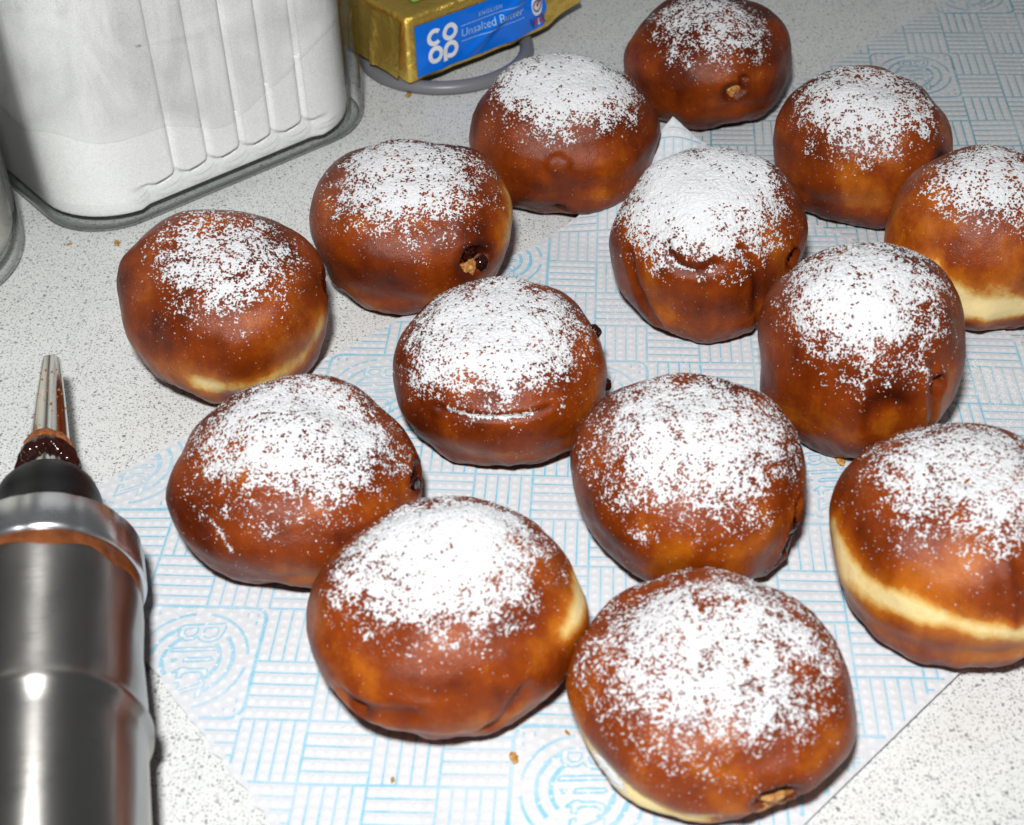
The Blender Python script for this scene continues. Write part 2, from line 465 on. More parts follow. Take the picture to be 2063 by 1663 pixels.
    for (c, r) in medals:
        # rounded square frame
        R_ = .22; fr = []
        for (cx, cy, a0) in ((2-R_, -R_, 90), (R_, -R_, 180), (R_, -2+R_, 270), (2-R_, -2+R_, 360)):
            for k in range(7):
                an = math.radians(a0-90+90*k/6) if a0 != 90 else math.radians(90*k/6)
                fr.append((c+cx+R_*math.cos(an), r+cy+R_*math.sin(an)))
        fr.append(fr[0]); ribbon(fr, lw*2.0)
        ccx, ccy = c+1.0, r-1.0
        def arc(rad, a0, a1, w_):
            ribbon([(ccx+rad*math.cos(math.radians(x)), ccy+rad*math.sin(math.radians(x))) for x in np.linspace(a0, a1, 24)], w_)
        for (a0, a1) in ((8, 82), (98, 172), (188, 262), (278, 352)): arc(.86, a0, a1, lw*1.7)
        for rad in (.64, .44):
            arc(rad, -62, 42, lw*2.4); arc(rad, 118, 222, lw*2.4)
        for (sx, sy) in ((.14, -.14), (1.86, -.14), (.14, -1.86), (1.86, -1.86)):
            for (ox, oy) in ((0, 0), (.16*(1 if sx < 1 else -1), 0), (0, .16*(-1 if sy > -1 else 1))):
                x, y = c+sx+ox, r+sy+oy
                ribbon([(x-.018, y), (x+.018, y)], lw*2.6)
        # the name, reading downwards
        a_ = math.radians(-95)
        for lp in BLITZ:
            P = lp*np.array([1.44, -1.44*1.38])     # the sheet lies face down: the name is seen mirrored
            ribbon(np.stack([ccx+P[:, 0]*math.cos(a_)-P[:, 1]*math.sin(a_), ccy+P[:, 0]*math.sin(a_)+P[:, 1]*math.cos(a_)], -1), lw*1.15)
    V = np.concatenate(VV); Fq = np.array(FF)
    mesh_np('printed_pattern', V, Fq, ink, o, smooth=False)
    return o, hp

A_QUAD = [(-.1907, .4093), (.087, .659), (.264, .418), (-.009, .170)]
towA, hpA = towel('kitchen_towel', A_QUAD, (.0431, .5757), (.0235, -.00165), (.00195, .02515),
      [(-7, -9), (-9, -5), (-3, 1), (-1, -3), (-5, -3), (-1, -11), (3, -11), (3, -5), (1, 1), (5, -7)], .0011, M['paperA'], M['inkA'],
      'white kitchen paper sheet with light blue print, front sheet under most doughnuts', lift=[((.087, .659), .085, .032), ((.264, .418), .05, .002)], seed=1.5, bow=.028)
Lb = np.array((.068, .664)); db = np.array((.737, .676)); nb_ = np.array((.676, -.737))
towB, hpB = towel('kitchen_towel', [Lb, Lb+.40*db, Lb+.40*db+.26*nb_, Lb+.26*nb_], (.2209, .7923), (.0239, -.00135), (.0031, .0272),
      [(0, 0), (2, 4), (1, -8), (-2, -4), (4, -2)], .0003, M['paperB'], M['inkB'],
      'white kitchen paper sheet with darker teal print, partly beneath the other sheet', seed=6.5, step=.0011, wav=.0006)

# ------------------------------------------------------------------ doughnuts
def polydist(D, pts):
    """distance on the unit sphere from directions D to a polyline of unit directions"""
    best = np.full(len(D), 9.0, np.float32)
    if len(pts) == 1: return np.linalg.norm(D-pts[0], axis=1)
    for p, q in zip(pts[:-1], pts[1:]):
        e = q-p; tt = np.clip(((D-p)@e)/(e@e+1e-9), 0, 1)
        best = np.minimum(best, np.linalg.norm(D-(p+tt[:, None]*e), axis=1))
    return best

class Doughnut:
    def __init__(s, X, Y, A, c, seed, z=.0012, **kw):
        s.X, s.Y, s.A, s.c, s.seed, s.z0 = X, Y, A, c, seed, z
        s.zc = .82*c; s.k = kw
        s.dents = [(s.dir(px, py), r/A, d) for (px, py, r, d) in kw.get('dents', [])]
        s.creases = [([s.dir(*q) for q in pts], wd/A, d) for (pts, wd, d) in kw.get('creases', [])]
        s.pale = [([s.dir(*q) for q in pts], wd/A, st) for (pts, wd, st) in kw.get('pale', [])]
        s.dark = [([s.dir(*q) for q in pts], wd/A, st) for (pts, wd, st) in kw.get('dark', [])]
        s.streak = [([s.dir(*q) for q in pts], wd/A, st) for (pts, wd, st) in kw.get('streak', [])]
    def dir(s, px, py):
        d = ray(px, py); sc = np.array([1/s.A, 1/s.A, 1/s.c]); o = (CP-np.array([s.X, s.Y, s.zc+s.z0]))*sc; v = d*sc
        a, b, c = v@v, o@v, o@o-1; disc = b*b-a*c
        t = (-b-math.sqrt(max(disc, 0)))/a; p = o+v*t; return (p/np.linalg.norm(p)).astype(np.float32)
    def surf(s, D):
        D = np.asarray(D, np.float32); so = np.float32(s.seed*7.31)
        rxy = np.hypot(D[:, 0], D[:, 1]); u = np.arctan2(rxy, D[:, 2]); az = np.arctan2(D[:, 1], D[:, 0])
        su, cu = np.sin(u), np.cos(u); e = .9
        lob = 1+.024*np.cos(2*(az-s.seed*1.7))+.016*np.cos(3*(az+s.seed*2.3))
        rad = s.A*np.abs(su)**e*lob
        z = s.zc+s.c*np.sign(cu)*np.abs(cu)**e
        P = np.stack([rad*np.cos(az), rad*np.sin(az), z], -1)
        Nn = np.stack([D[:, 0]/s.A, D[:, 1]/s.A, D[:, 2]/s.c], -1); Nn /= np.linalg.norm(Nn, axis=1)[:, None]
        disp = s.A*(.078*fbm(D*1.05+so, 2)+.015*pn(D*2.6+so)+.0045*pn(D*7.5+so)+.0026*pn(D*18+so))
        # wrinkled skirt under the frying line, faint waist
        low = sstep(1.75, 2.15, u)
        disp += s.A*low*(.030*pn(np.stack([np.cos(az)*4, np.sin(az)*4, u*1.2+so], -1))+.012*pn(D*12+so))
        disp -= s.A*s.k.get('waist', .018)*np.exp(-((u-1.78-.10*np.cos(az-s.seed))/.14)**2)
        for (d0, r, dep) in s.dents:
            q = np.linalg.norm(D-d0, axis=1)/r
            q = q*(1+.25*pn(D*14+so))
            disp += -dep*(1-sstep(.45, 1.0, q))+.10*abs(dep)*np.exp(-((q-1.12)/.20)**2)
        for (pts, wd, dep) in s.creases:
            q = polydist(D, pts)*(1+.3*pn(D*10+so))/wd
            disp += -dep*np.exp(-q**2)+.35*dep*np.exp(-((q-1.9)/.8)**2)
        P = P+Nn*disp[:, None]
        zz = P[:, 2]; k = .0035
        P[:, 2] = .5*(zz+np.sqrt(zz*zz+k*k))-.0006
        return P.astype(np.float32), Nn
    def bake(s, D):
        so = s.seed*3.7
        rxy = np.hypot(D[:, 0], D[:, 1]); u = np.arctan2(rxy, D[:, 2])
        b = .54+.25*fbm(D*1.7+so, 2)+.07*pn(D*7+so)+s.k.get('tone', 0.0)
        b = b+.10*np.exp(-((u-.2)/.9)**2)
        az = np.arctan2(D[:, 1], D[:, 0])
        b = b+.055*sstep(.6, 1.3, u)*pn(np.stack([np.cos(az)*7+so, np.sin(az)*7, u*1.3], -1))+.04*pn(np.stack([np.cos(az)*22+so, np.sin(az)*22, u*3], -1))*sstep(.6, 1.2, u)
        belt = np.exp(-((u-1.78)/.16)**2)*(.03+.12*sstep(-.1, .35, pn(np.stack([D[:, 0]*1.4, D[:, 1]*1.4, D[:, 2]*0+so], -1))))
        b = b-belt
        b = b+.12*sstep(1.85, 2.2, u)
        for (pts, wd, st) in s.pale:
            q = polydist(D, pts)*(1+.18*pn(D*9+so)+.05*pn(D*30+so))/wd; b = b-st*np.exp(-q**1.7)
        for (pts, wd, st) in s.dark:
            q = polydist(D, pts)/wd; b = b+st*np.exp(-q**2)
        for (d0, r, dep) in s.dents:
            if dep > 0: b = b+.22*np.exp(-((np.linalg.norm(D-d0, axis=1)/r-.8)/.45)**2)
        for (pts, wd, dep) in s.creases: b = b+.12*np.exp(-(polydist(D, pts)/wd)**2)
        return np.clip(b, 0.0, .97)
    def build(s, label):
        root = empty('jam_doughnut', (s.X, s.Y, s.z0))
        tag(root, label, 'doughnut', 'sugar dusted jam doughnuts')
        nu, na = 84, 176
        u = np.linspace(.004, np.pi-.004, nu); a = np.linspace(0, 2*np.pi, na, endpoint=False)
        uu, aa = np.meshgrid(u, a, indexing='ij')
        D = np.stack([np.sin(uu)*np.cos(aa), np.sin(uu)*np.sin(aa), np.cos(uu)], -1).reshape(-1, 3).astype(np.float32)
        P, _ = s.surf(D)
        F_ = grid_faces(nu, na, True)[:, ::1]
        top, bot = P[:na].mean(0), P[-na:].mean(0)
        P = np.concatenate([P, [top, bot]]); nv = nu*na
        D2 = np.concatenate([D, [[0, 0, 1], [0, 0, -1]]])
        j = np.arange(na); tri = [np.stack([np.full(na, nv), j, (j+1) % na, np.full(na, nv)], -1)]
        F_ = np.concatenate([F_[:, ::-1] if False else F_])
        # degenerate pole triangles are written as a tiny quad-free fan in a second pass
        cr = mesh_np('crust', P[:-2], F_[:, [0, 3, 2, 1]], M['crust'], root, attrs={'bake': s.bake(D2[:-2].astype(np.float32))})
        s.sugar(root)
        for (kind, px, py, r, dep, sx) in s.k.get('fill', []):
            s.blob(root, kind, px, py, r, dep, sx)
        return root
    def blob(s, root, kind, px, py, r, dep, sx):
        """a lump of jam, torn dough or rough crust seated in the surface"""
        d0 = s.dir(px, py); P0, N0 = s.surf(d0[None]); P0, N0 = P0[0], N0[0]
        up = Vector((0, 0, 1)); Nv = Vector(N0); T = up.cross(Nv)
        T = T.normalized() if T.length > 1e-4 else Vector((1, 0, 0)); B = Nv.cross(T)
        bm = bmesh.new(); bmesh.ops.create_icosphere(bm, subdivisions=4, radius=1.0)
        co = np.array([v.co[:] for v in bm.verts])
        n = 1+{'filling': .22, 'torn_dough': .40, 'torn_patch': .22}[kind]*fbm(co*1.9+s.seed*5+px*.01, 3)
        for v, c_, k in zip(bm.verts, co, n):
            q = c_*k; flat = {'filling': .75, 'torn_dough': .55, 'torn_patch': .18}[kind]
            w_ = Vector(P0)+T*(q[0]*r*sx)+B*(q[1]*r)+Nv*(q[2]*r*flat-dep)
            v.co = w_
        mesh_bm(kind, bm, M[{'filling': 'jam', 'torn_dough': 'crumb', 'torn_patch': 'scar'}[kind]], root)
    def sugar(s, root):
        cpx, cpy, capdeg, dens = s.k['cap']; so = np.float32(s.seed*11.7)
        d0 = s.dir(cpx, cpy).astype(float); d0 = d0+np.array([0, .12, .22]); d0 /= np.linalg.norm(d0)
        t1 = np.cross([0, 1, .2], d0); t1 /= np.linalg.norm(t1); t2 = np.cross(d0, t1)
        depth = np.linalg.norm(np.array([s.X, s.Y, s.c])-CP)
        step = .00046*depth/1.0+.00003
        capR = math.radians(capdeg*1.15); gr = min(capR*1.40, 1.65)
        n = int(2*gr*s.A/step); g = np.linspace(-gr, gr, n)
        gx, gy = np.meshgrid(g, g, indexing='ij')
        jit = np.random.RandomState(int(s.seed*100) % 1000).uniform(-.32, .32, (2, n, n))*(g[1]-g[0])
        gx = gx+jit[0]; gy = gy+jit[1]
        rho = np.hypot(gx, gy); ph = np.arctan2(gy, gx)
        D = (np.sin(rho)*np.cos(ph))[..., None]*t1+(np.sin(rho)*np.sin(ph))[..., None]*t2+np.cos(rho)[..., None]*d0
        D = D.reshape(-1, 3).astype(np.float32)
        P, Nn = s.surf(D)
        Pg = P.reshape(n, n, 3); dx = np.gradient(Pg, axis=0); dy = np.gradient(Pg, axis=1)
        Ng = np.cross(dx, dy); Ng /= np.linalg.norm(Ng, axis=-1)[..., None]+1e-12
        if (Ng[n//2, n//2]*Nn.reshape(n, n, 3)[n//2, n//2]).sum() < 0: Ng = -Ng
        Ng = Ng.reshape(-1, 3)
        q = (rho/capR).ravel()
        edge = q+.20*fbm(D*3.0+so, 2)+.08*pn(D*9+so)
        bias = dens+.12-1.08*np.clip((edge-.28)/.78, 0, 1)**1.25-.9*np.clip(edge-1.08, 0, 2)
        bias = bias-.55*sstep(.25, -.20, Ng[:, 2])
        for (pts, wd, st) in s.streak:
            bias = np.maximum(bias, -.55+st*np.exp(-(polydist(D, pts)*(1+.35*pn(D*16+so))/wd)**2))
        Pm = P*1000.0+so
        val = pn(Pm/6.5)*.32+pn(Pm/2.4+3)*.32+pn(Pm/1.25+5)*.46+pn(Pm/.72+9)*.60+pn(Pm/.42+13)*.52
        x = .80*val+bias+np.random.RandomState(5).normal(0, .10, len(val)).astype(np.float32)
        # isolated grains beyond the coat
        sp = pn(Pm/.95+31)+.45*pn(Pm/.55+41)
        x = np.maximum(x, (sp-(.62+.45*np.clip(edge-.95, 0, 2)))*.6)
        x = np.where(q > 1.40, -1, x)
        keepv = (x > -.10).reshape(n, n)
        a_ = keepv[:-1, :-1].astype(int)+keepv[1:, :-1]+keepv[:-1, 1:]+keepv[1:, 1:]
        fi = np.argwhere(a_ == 4)
        i, j = fi[:, 0], fi[:, 1]
        Fq = np.stack([i*n+j, (i+1)*n+j, (i+1)*n+j+1, i*n+j+1], -1)
        xp = np.clip(x+.06, 0, 1.2)
        h = .00006+.00036*np.sqrt(xp)*(1+.75*val)+.00020*xp
        h = np.where(x > -.06, h, .00004)
        P2 = P+Ng*np.clip(h, .00003, .0014)[:, None]
        used = np.unique(Fq); mp = np.full(n*n, -1, np.int64); mp[used] = np.arange(len(used))
        o = mesh_np('sugar_dusting', P2[used], mp[Fq], M['dust'], root, attrs={'cover': sstep(-.10, .14, x)[used]})
        tag(o, kind='stuff')

DN = [
 # 1 farthest
 (dict(X=.1148, Y=.7363, A=.0473, c=.0323, cap=(1430, 62, 60, 0.08), tone=.08,
   dents=[(1482, 186, .0075, .0045), (1497, 160, .0026, .004), (1450, 258, .006, .003)], fill=[('torn_dough', 1484, 194, .0052, .0008, 1.0)],
   dark=[([(1300, 200), (1330, 240)], .012, .12)]),
  'sugared doughnut farthest back, with a torn hole showing pale dough low on its front'),
 (dict(X=.0313, Y=.650, A=.0471, c=.036, cap=(1148, 178, 56, 0.36), tone=.06,
   dents=[(1122, 338, .0085, -.0022), (1130, 420, .004, .0022)], dark=[([(1100, 380), (1150, 385)], .009, .14)]),
  'tall dark brown doughnut just in front of the blue and gold butter pack'),
 (dict(X=.1798, Y=.6308, A=.044, c=.037, cap=(1742, 228, 60, 0.22),
   pale=[([(1680, 345), (1760, 400)], .010, .10)], dark=[([(1885, 325), (1900, 330)], .006, .25), ([(1600, 380), (1660, 430)], .010, .14)], dents=[(1888, 326, .006, .0022)]),
  'doughnut on the darker teal paper sheet, second from the back on the right'),
 (dict(X=-.0442, Y=.5732, A=.0485, c=.0354, cap=(818, 368, 60, 0.22), tone=.04,
   dents=[(952, 522, .0088, .0055)], fill=[('filling', 952, 506, .0058, .0022, 1.0), ('torn_dough', 946, 545, .0046, .0020, 1.1), ('filling', 972, 530, .0040, .0022, 1.0)],
   pale=[([(1022, 395), (1026, 470)], .011, .50)], dark=[([(660, 520), (720, 560)], .014, .14)]),
  'doughnut beside the sugar jar with a dark jam filled hole at its lower right'),
 (dict(X=.0907, Y=.5431, A=.0437, c=.0405, cap=(1400, 398, 64, 0.42), tone=.02,
   creases=[([(1345, 500), (1372, 540), (1405, 548), (1440, 535)], .0026, .0018), ([(1492, 505), (1520, 545), (1528, 600), (1522, 660)], .0022, .0024), ([(1272, 515), (1282, 570), (1330, 640)], .0026, .0016)],
   dents=[(1604, 525, .0048, .006)], fill=[('filling', 1606, 527, .0040, .0030, .7)], streak=[([(1350, 520), (1368, 538), (1400, 547)], .0016, .75)]),
  'folded doughnut with two curved creases across its front, in the centre back'),
 (dict(X=.2145, Y=.5390, A=.0420, c=.0405, cap=(2000, 372, 50, 0.20), tone=-.05,
   pale=[([(1880, 560), (1920, 600), (1990, 622), (2070, 622)], .0078, .62), ([(1790, 450), (1800, 520)], .007, .25)], waist=.022),
  'doughnut cut by the right edge with a wide cream band round its middle, behind another'),
 (dict(X=-.1238, Y=.5083, A=.0457, c=.038, cap=(452, 538, 60, 0.10),
   pale=[([(400, 765), (520, 762), (600, 726), (645, 650)], .0068, .36)], dents=[(660, 572, .006, .003)], fill=[('filling', 661, 574, .0042, .0026, .7)], dark=[([(330, 690), (430, 715)], .010, .10)]),
  'leftmost doughnut, on the bare worktop above the piping syringe'),
 (dict(X=-.0045, Y=.4629, A=.0448, c=.0323, cap=(990, 672, 68, 0.28),
   creases=[([(885, 824), (930, 836), (1000, 842), (1060, 838), (1100, 822)], .0016, .0013)], streak=[([(905, 826), (950, 838), (1010, 842), (1065, 834)], .0019, 1.15)],
   fill=[('filling', 1207, 668, .0034, .0002, .8), ('filling', 1224, 772, .0030, .0000, .7)], dark=[([(830, 830), (870, 890)], .014, .14)]),
  'doughnut in the middle with a white sugar filled slit across its front'),
 (dict(X=.1429, Y=.4575, A=.0417, c=.0445, cap=(1738, 612, 62, 0.26), tone=.03,
   dents=[(1893, 780, .0042, .004), (1785, 845, .0115, .0005)], fill=[('torn_dough', 1891, 788, .0028, .0020, .8)],
   pale=[([(1770, 840), (1815, 835)], .0075, .13)], creases=[([(1745, 860), (1750, 815), (1790, 800), (1830, 815)], .0014, .0004), ([(1880, 740), (1876, 800), (1875, 850)], .002, .0012)]),
  'tall pointed doughnut with a rough round scar low on its front'),
 (dict(X=-.0823, Y=.3996, A=.0471, c=.0309, cap=(592, 880, 68, 0.20),
   dents=[(842, 962, .0080, .0042)], fill=[('filling', 842, 966, .0072, .0012, .8)], streak=[([(432, 1050), (450, 1085), (468, 1112)], .0016, .78)], dark=[([(370, 1030), (420, 1110)], .012, .10)]),
  'doughnut nearest the steel syringe with dark jam oozing from its right side'),
 (dict(X=.0654, Y=.3933, A=.0444, c=.0348, cap=(1386, 890, 70, 0.20),
   dents=[(1596, 1075, .0075, .0045)], fill=[('torn_dough', 1596, 1095, .0052, .0016, .6), ('filling', 1594, 1058, .0046, .0016, .7)],
   creases=[([(1606, 1020), (1588, 1080), (1575, 1140)], .0024, .0022)], streak=[([(1275, 1078), (1300, 1090)], .0030, .72)], dark=[([(1230, 1150), (1400, 1160)], .008, .12)]),
  'doughnut with a ragged split down its right side, right of the one with the slit'),
 (dict(X=.1590, Y=.3555, A=.0480, c=.0365, cap=(1960, 958, 57, 0.18), tone=-.06,
   pale=[([(1672, 1060), (1700, 1150), (1770, 1205), (1860, 1238), (1960, 1262), (2060, 1275)], .0064, .56)], waist=.022,
   creases=[([(2020, 1130), (2036, 1190), (2040, 1260)], .0018, -.0010)]),
  'large doughnut with a yellow band cut by the right edge, nearer the camera'),
 (dict(X=-.024, Y=.3311, A=.0473, c=.0309, cap=(884, 1108, 54, 0.36), tone=-.05,
   pale=[([(1160, 1165), (1162, 1215), (1140, 1270)], .0062, .46)], creases=[([(700, 1400), (760, 1430), (830, 1440)], .0034, .0016), ([(1060, 1400), (1020, 1450), (990, 1470)], .0030, .0016)],
   dents=[(725, 1418, .005, .002)]),
  'front doughnut most thickly covered with a solid white cap of sugar'),
 (dict(X=.0623, Y=.2990, A=.0466, c=.0262, cap=(1432, 1340, 67, 0.16), tone=-.05,
   pale=[([(1160, 1480), (1205, 1565), (1285, 1635), (1400, 1672)], .0080, .58)], streak=[([(1180, 1550), (1225, 1590)], .0046, 1.05)],
   dents=[(1568, 1612, .0095, .005)], fill=[('torn_dough', 1578, 1624, .0074, .0024, 1.35)], waist=.04),
  'nearest doughnut at the bottom edge with a torn gash low on its right'),
]
DO = []
for k, (kw, lab) in enumerate(DN):
    kw = dict(kw); d_ = Doughnut(kw.pop('X'), kw.pop('Y'), kw.pop('A'), kw.pop('c'), k*1.37+.6, **kw)
    d_.build(lab); DO.append(d_)

# ------------------------------------------------------------------ sugar jar
def rrect(wd, r, n_c=10, n_s=40):
    """rounded square outline, starting at the middle of the -y side, counter-clockwise; returns points"""
    h = wd/2; P = []
    def side(p, q, n):
        for k in range(n): P.append((p[0]+(q[0]-p[0])*k/n, p[1]+(q[1]-p[1])*k/n))
    def corner(cx, cy, a0):
        for k in range(n_c): an = math.radians(a0+90*k/n_c); P.append((cx+r*math.cos(an), cy+r*math.sin(an)))
    side((-h+r, -h), (h-r, -h), n_s*3); corner(h-r, -h+r, -90)
    side((h, -h+r), (h, h-r), n_s); corner(h-r, h-r, 0)
    side((h-r, h), (-h+r, h), n_s); corner(-h+r, h-r, 90)
    side((-h, h-r), (-h, -h+r), n_s); corner(-h+r, -h+r, 180)
    return np.array(P)
JW, JR, JH = .193, .036, .235
JC = np.array((-.2005, .7325)); JA = math.atan2(.640, .768)
FL0, FL1, NF = -.0735, .0640, 7            # flutes along the front face
def flute(x, z, front):
    """outward relief of the moulded flutes on the front face"""
    pit = (FL1-FL0)/NF; k = (x-FL0)/pit; ins = (k > 0) & (k < NF) & front
    fx = (k % 1)-.5
    zend = .0225-.006*np.sqrt(np.clip(1-(fx*2)**2, 0, 1))
    up = sstep(0, .003, z-zend)
    bar = np.clip(1-(np.abs(fx)*2)**9, 0, 1)
    return np.where(ins, up*bar, 0)
jar = empty('sugar_jar', (JC[0], JC[1], .0005), JA)
tag(jar, 'big square glass jar of white sugar with fluted front', 'jar')
def jar_shell(wd, r, zs, inset, reliefs):
    rows = []
    for z, ins in zip(zs, inset):
        P = rrect(wd-2*ins, max(r-ins*.6, .006))
        fr = np.abs(P[:, 1]+(wd/2-ins)) < 1e-6
        P = P.copy(); P[:, 1] += -reliefs*flute(P[:, 0], np.full(len(P), z), fr)
        rows.append(np.concatenate([P, np.full((len(P), 1), z)], 1))
    return np.concatenate(rows), len(rows[0])
zs = list(np.concatenate([[.0, .0008, .0025, .005, .009], np.linspace(.012, .032, 28), np.linspace(.036, JH, 22)]))
ins = [.012, .0075, .0038, .0015, .0003]+[0.0]*(len(zs)-5)
Vo, nper = jar_shell(JW, JR, zs, ins, .0016)
zi = list(np.linspace(JH, .008, 24)); Vi, _ = jar_shell(JW-.009, JR+.003, zi, [0.0]*24, .0)
V = np.concatenate([Vo, Vi]); nr = len(zs)+len(zi)
mesh_np('glass_wall', V, grid_faces(nr, nper, True), M['glass'], jar)
# thick glass foot
M['thick'] = mat_thin_glass('thick_glass', (.93, .945, .935), (.16, .175, .165))
rows = []
for z, i_ in ((.0006, .020), (.0009, .011), (.0022, .0046), (.0040, .0026), (.0055, .0022), (.0060, .0040), (.0062, .012)):
    P = rrect(JW-2*i_, JR-.5*i_); rows.append(np.concatenate([P, np.full((len(P), 1), z)], 1))
Vf = np.concatenate(rows); nf = len(rows)
bmf = mesh_np('glass_foot', Vf, grid_faces(nf, nper, True), M['thick'], jar)
me = bmf.data; bmx = bmesh.new(); bmx.from_mesh(me); bmx.verts.ensure_lookup_table()
bmx.faces.new([bmx.verts[k] for k in range(nper)][::-1]); bmx.faces.new([bmx.verts[(nf-1)*nper+k] for k in range(nper)])
bmx.to_mesh(me); bmx.free()
# sugar inside
P = rrect(JW-.0104, JR+.004); fr = np.abs(P[:, 1]+(JW-.0104)/2) < 1e-6
th = np.linspace(0, 2*np.pi, len(P), endpoint=False)
lev = .047+.008*sstep(-.02, -.08, P[:, 0])+.020*sstep(.01, .08, P[:, 0])-.008*np.exp(-((P[:, 0]-.0)/.02)**2)+.006*pn(np.stack([P[:, 0]*30, P[:, 1]*30, P[:, 0]*0+3], -1))
SB = .0064
ks = np.concatenate([np.linspace(0, .42, 46), np.linspace(.44, 1, 26)]); rows = []
inz = (P[:, 0] > FL0-.004) & (P[:, 0] < FL1+.004)
def relief(z):
    """the sugar follows the moulded glass, with small air pockets at the flute ends"""
    pit = (FL1-FL0)/NF; fx = ((P[:, 0]-FL0)/pit % 1)-.5
    zend = .0225-.006*np.sqrt(np.clip(1-(fx*2)**2, 0, 1))
    pocket = np.exp(-((z-zend-.0012)/.0009)**2)*np.clip(1-((fx-.12)/.22)**2, 0, 1)*np.where((P[:, 0] > FL0+pit*1.0) & (P[:, 0] < FL1-pit), 1, .0)
    return np.where(fr & inz, .0028*(1-flute(P[:, 0], z, fr))+.011*pocket, 0)
for k in ks:
    z = SB+(lev-SB)*k; sh = np.clip((z-SB)/.008, 0, 1)**.5
    Pq = P*(1-.018*(1-sh))[:, None]
    Pq = Pq.copy(); Pq[:, 1] += relief(z)
    rows.append(np.concatenate([Pq, z[:, None]], 1))
for k in (.85, .6, .3, .02):
    z = lev*k+(1-k)*.046; rows.append(np.concatenate([P*k, (z+.003*pn(np.concatenate([P*k*40, np.zeros((len(P), 1))], 1)))[:, None]], 1))
mesh_np('sugar_fill', np.concatenate(rows), grid_faces(len(rows), len(P), True), M['gran'], jar)
# sugar dust clinging to the inside of the glass
rows = []
for k in np.linspace(0, 1, 16):
    z = lev-.003+(JH-.001-lev)*k; Pq = rrect(JW-.0098, JR+.004); Pq[:, 1] += 1.2*relief(z); rows.append(np.concatenate([Pq, z[:, None]], 1))
tag(mesh_np('clinging_dust', np.concatenate(rows), grid_faces(len(rows), len(P), True), M['film'], jar), kind='stuff')

# ------------------------------------------------------------------ flour jar, cut by the left edge
fj = empty('flour_jar', (-.2945, .590, .0005)); tag(fj, 'round glass jar of cream flour cut by the left edge', 'jar')
def vlathe(name, prof, mat, parent, n=96):
    prof = np.array(prof, float); a = np.linspace(0, 2*np.pi, n, endpoint=False)
    V = np.stack([prof[:, 1:2]*np.cos(a), prof[:, 1:2]*np.sin(a), np.repeat(prof[:, 0:1], n, 1)], -1).reshape(-1, 3)
    return mesh_np(name, V, grid_faces(len(prof), n, True), mat, parent)
vlathe('glass_wall', [(0, .040), (.0008, .049), (.004, .0535), (.010, .0550), (.02, .0553), (.20, .0553), (.20, .0525), (.02, .0525), (.010, .050), (.009, .02)], M['glass'], fj)
vlathe('flour_fill', [(.0095, .001), (.0096, .042), (.012, .049), (.018, .0519), (.03, .0520), (.17, .0520), (.172, .04), (.168, .001)], M['flour'], fj)

# ------------------------------------------------------------------ grey ring and butter
RC = (-.0347, .8053)
def torus(name, R_, r_, mat, parent=None, n=120, m=20, z=0):
    a = np.linspace(0, 2*np.pi, n, endpoint=False); b = np.linspace(0, 2*np.pi, m, endpoint=False)
    aa, bb = np.meshgrid(a, b, indexing='ij')
    V = np.stack([(R_+r_*np.cos(bb))*np.cos(aa), (R_+r_*np.cos(bb))*np.sin(aa), z+r_*np.sin(bb)*.92], -1).reshape(-1, 3)
    i = np.arange(n)[:, None]; j = np.arange(m)[None]
    F_ = np.stack([i*m+j, ((i+1) % n)*m+j, ((i+1) % n)*m+(j+1) % m, i*m+(j+1) % m], -1).reshape(-1, 4)
    return mesh_np(name, V, F_, mat, parent)
ring = torus('rubber_ring', .0495, .0043, M['grey'], z=.0042)
ring.location = (RC[0], RC[1], 0); tag(ring, 'grey rubber ring lying under the butter pack', 'ring')

BL, BD, BH = .116, .065, .0375
b0 = at(826, 172, .0085); ang = math.atan2(.626, .78)
butter = empty('butter_pack', (b0[0], b0[1], .0085), ang); butter.scale = (1.10, 1.10, 1.08)
tag(butter, 'gold foil butter pack with blue label resting on a grey ring', 'butter')
M['blue'] = simple('blue_label', (.002, .17, .80), .22); M['white'] = simple('white_print', (.80, .82, .84), .45)
M['pale'] = simple('pale_print', (.36, .62, .80), .45); M['green'] = simple('green_label', (.30, .58, .06), .4)
M['red'] = simple('red_print', (.60, .02, .03), .4); M['navy'] = simple('navy_print', (.02, .03, .22), .4); M['tan'] = simple('brown_print', (.20, .12, .03), .5)
def crumple(P):
    """outward wrinkles of the foil, stronger towards the gathered end"""
    P = np.asarray(P, np.float32); k = .25+1.0*sstep(.050, .105, P[..., 0])
    r = np.abs(pn(P*np.array([42, 42, 70], np.float32)+3.1))*-1+.3
    d = r*.0045*k+.0009*pn(P*130)*k
    sweep = np.exp(-((P[..., 2]-.003-(P[..., 0]-.035)*.55)/.0032)**2)*sstep(.03, .045, P[..., 0])*.0014
    return d*.8+sweep
def box_face(o, u, v, nu, nv):
    a, b = np.meshgrid(np.linspace(0, 1, nu), np.linspace(0, 1, nv), indexing='ij')
    return np.array(o)+a[..., None]*np.array(u)+b[..., None]*np.array(v)
def shape(P):
    """tapered foil block: round the edges, narrow the gathered right end"""
    P = P.copy(); t = sstep(.080, .125, P[..., 0])
    c = np.array([0, BD/2, BH*.42]); P[..., 1] = c[1]+(P[..., 1]-c[1])*(1-.30*t); P[..., 2] = c[2]+(P[..., 2]-c[2])*(1-.42*t)-.004*t
    return P
bm = bmesh.new(); bmesh.ops.create_cube(bm, size=1.0)
bmesh.ops.scale(bm, vec=(BL+.012, BD, BH), verts=bm.verts); bmesh.ops.translate(bm, vec=((BL+.012)/2, BD/2, BH/2), verts=bm.verts)
bmesh.ops.bevel(bm, geom=bm.edges[:], offset=.0022, segments=2, affect='EDGES', profile=.6)
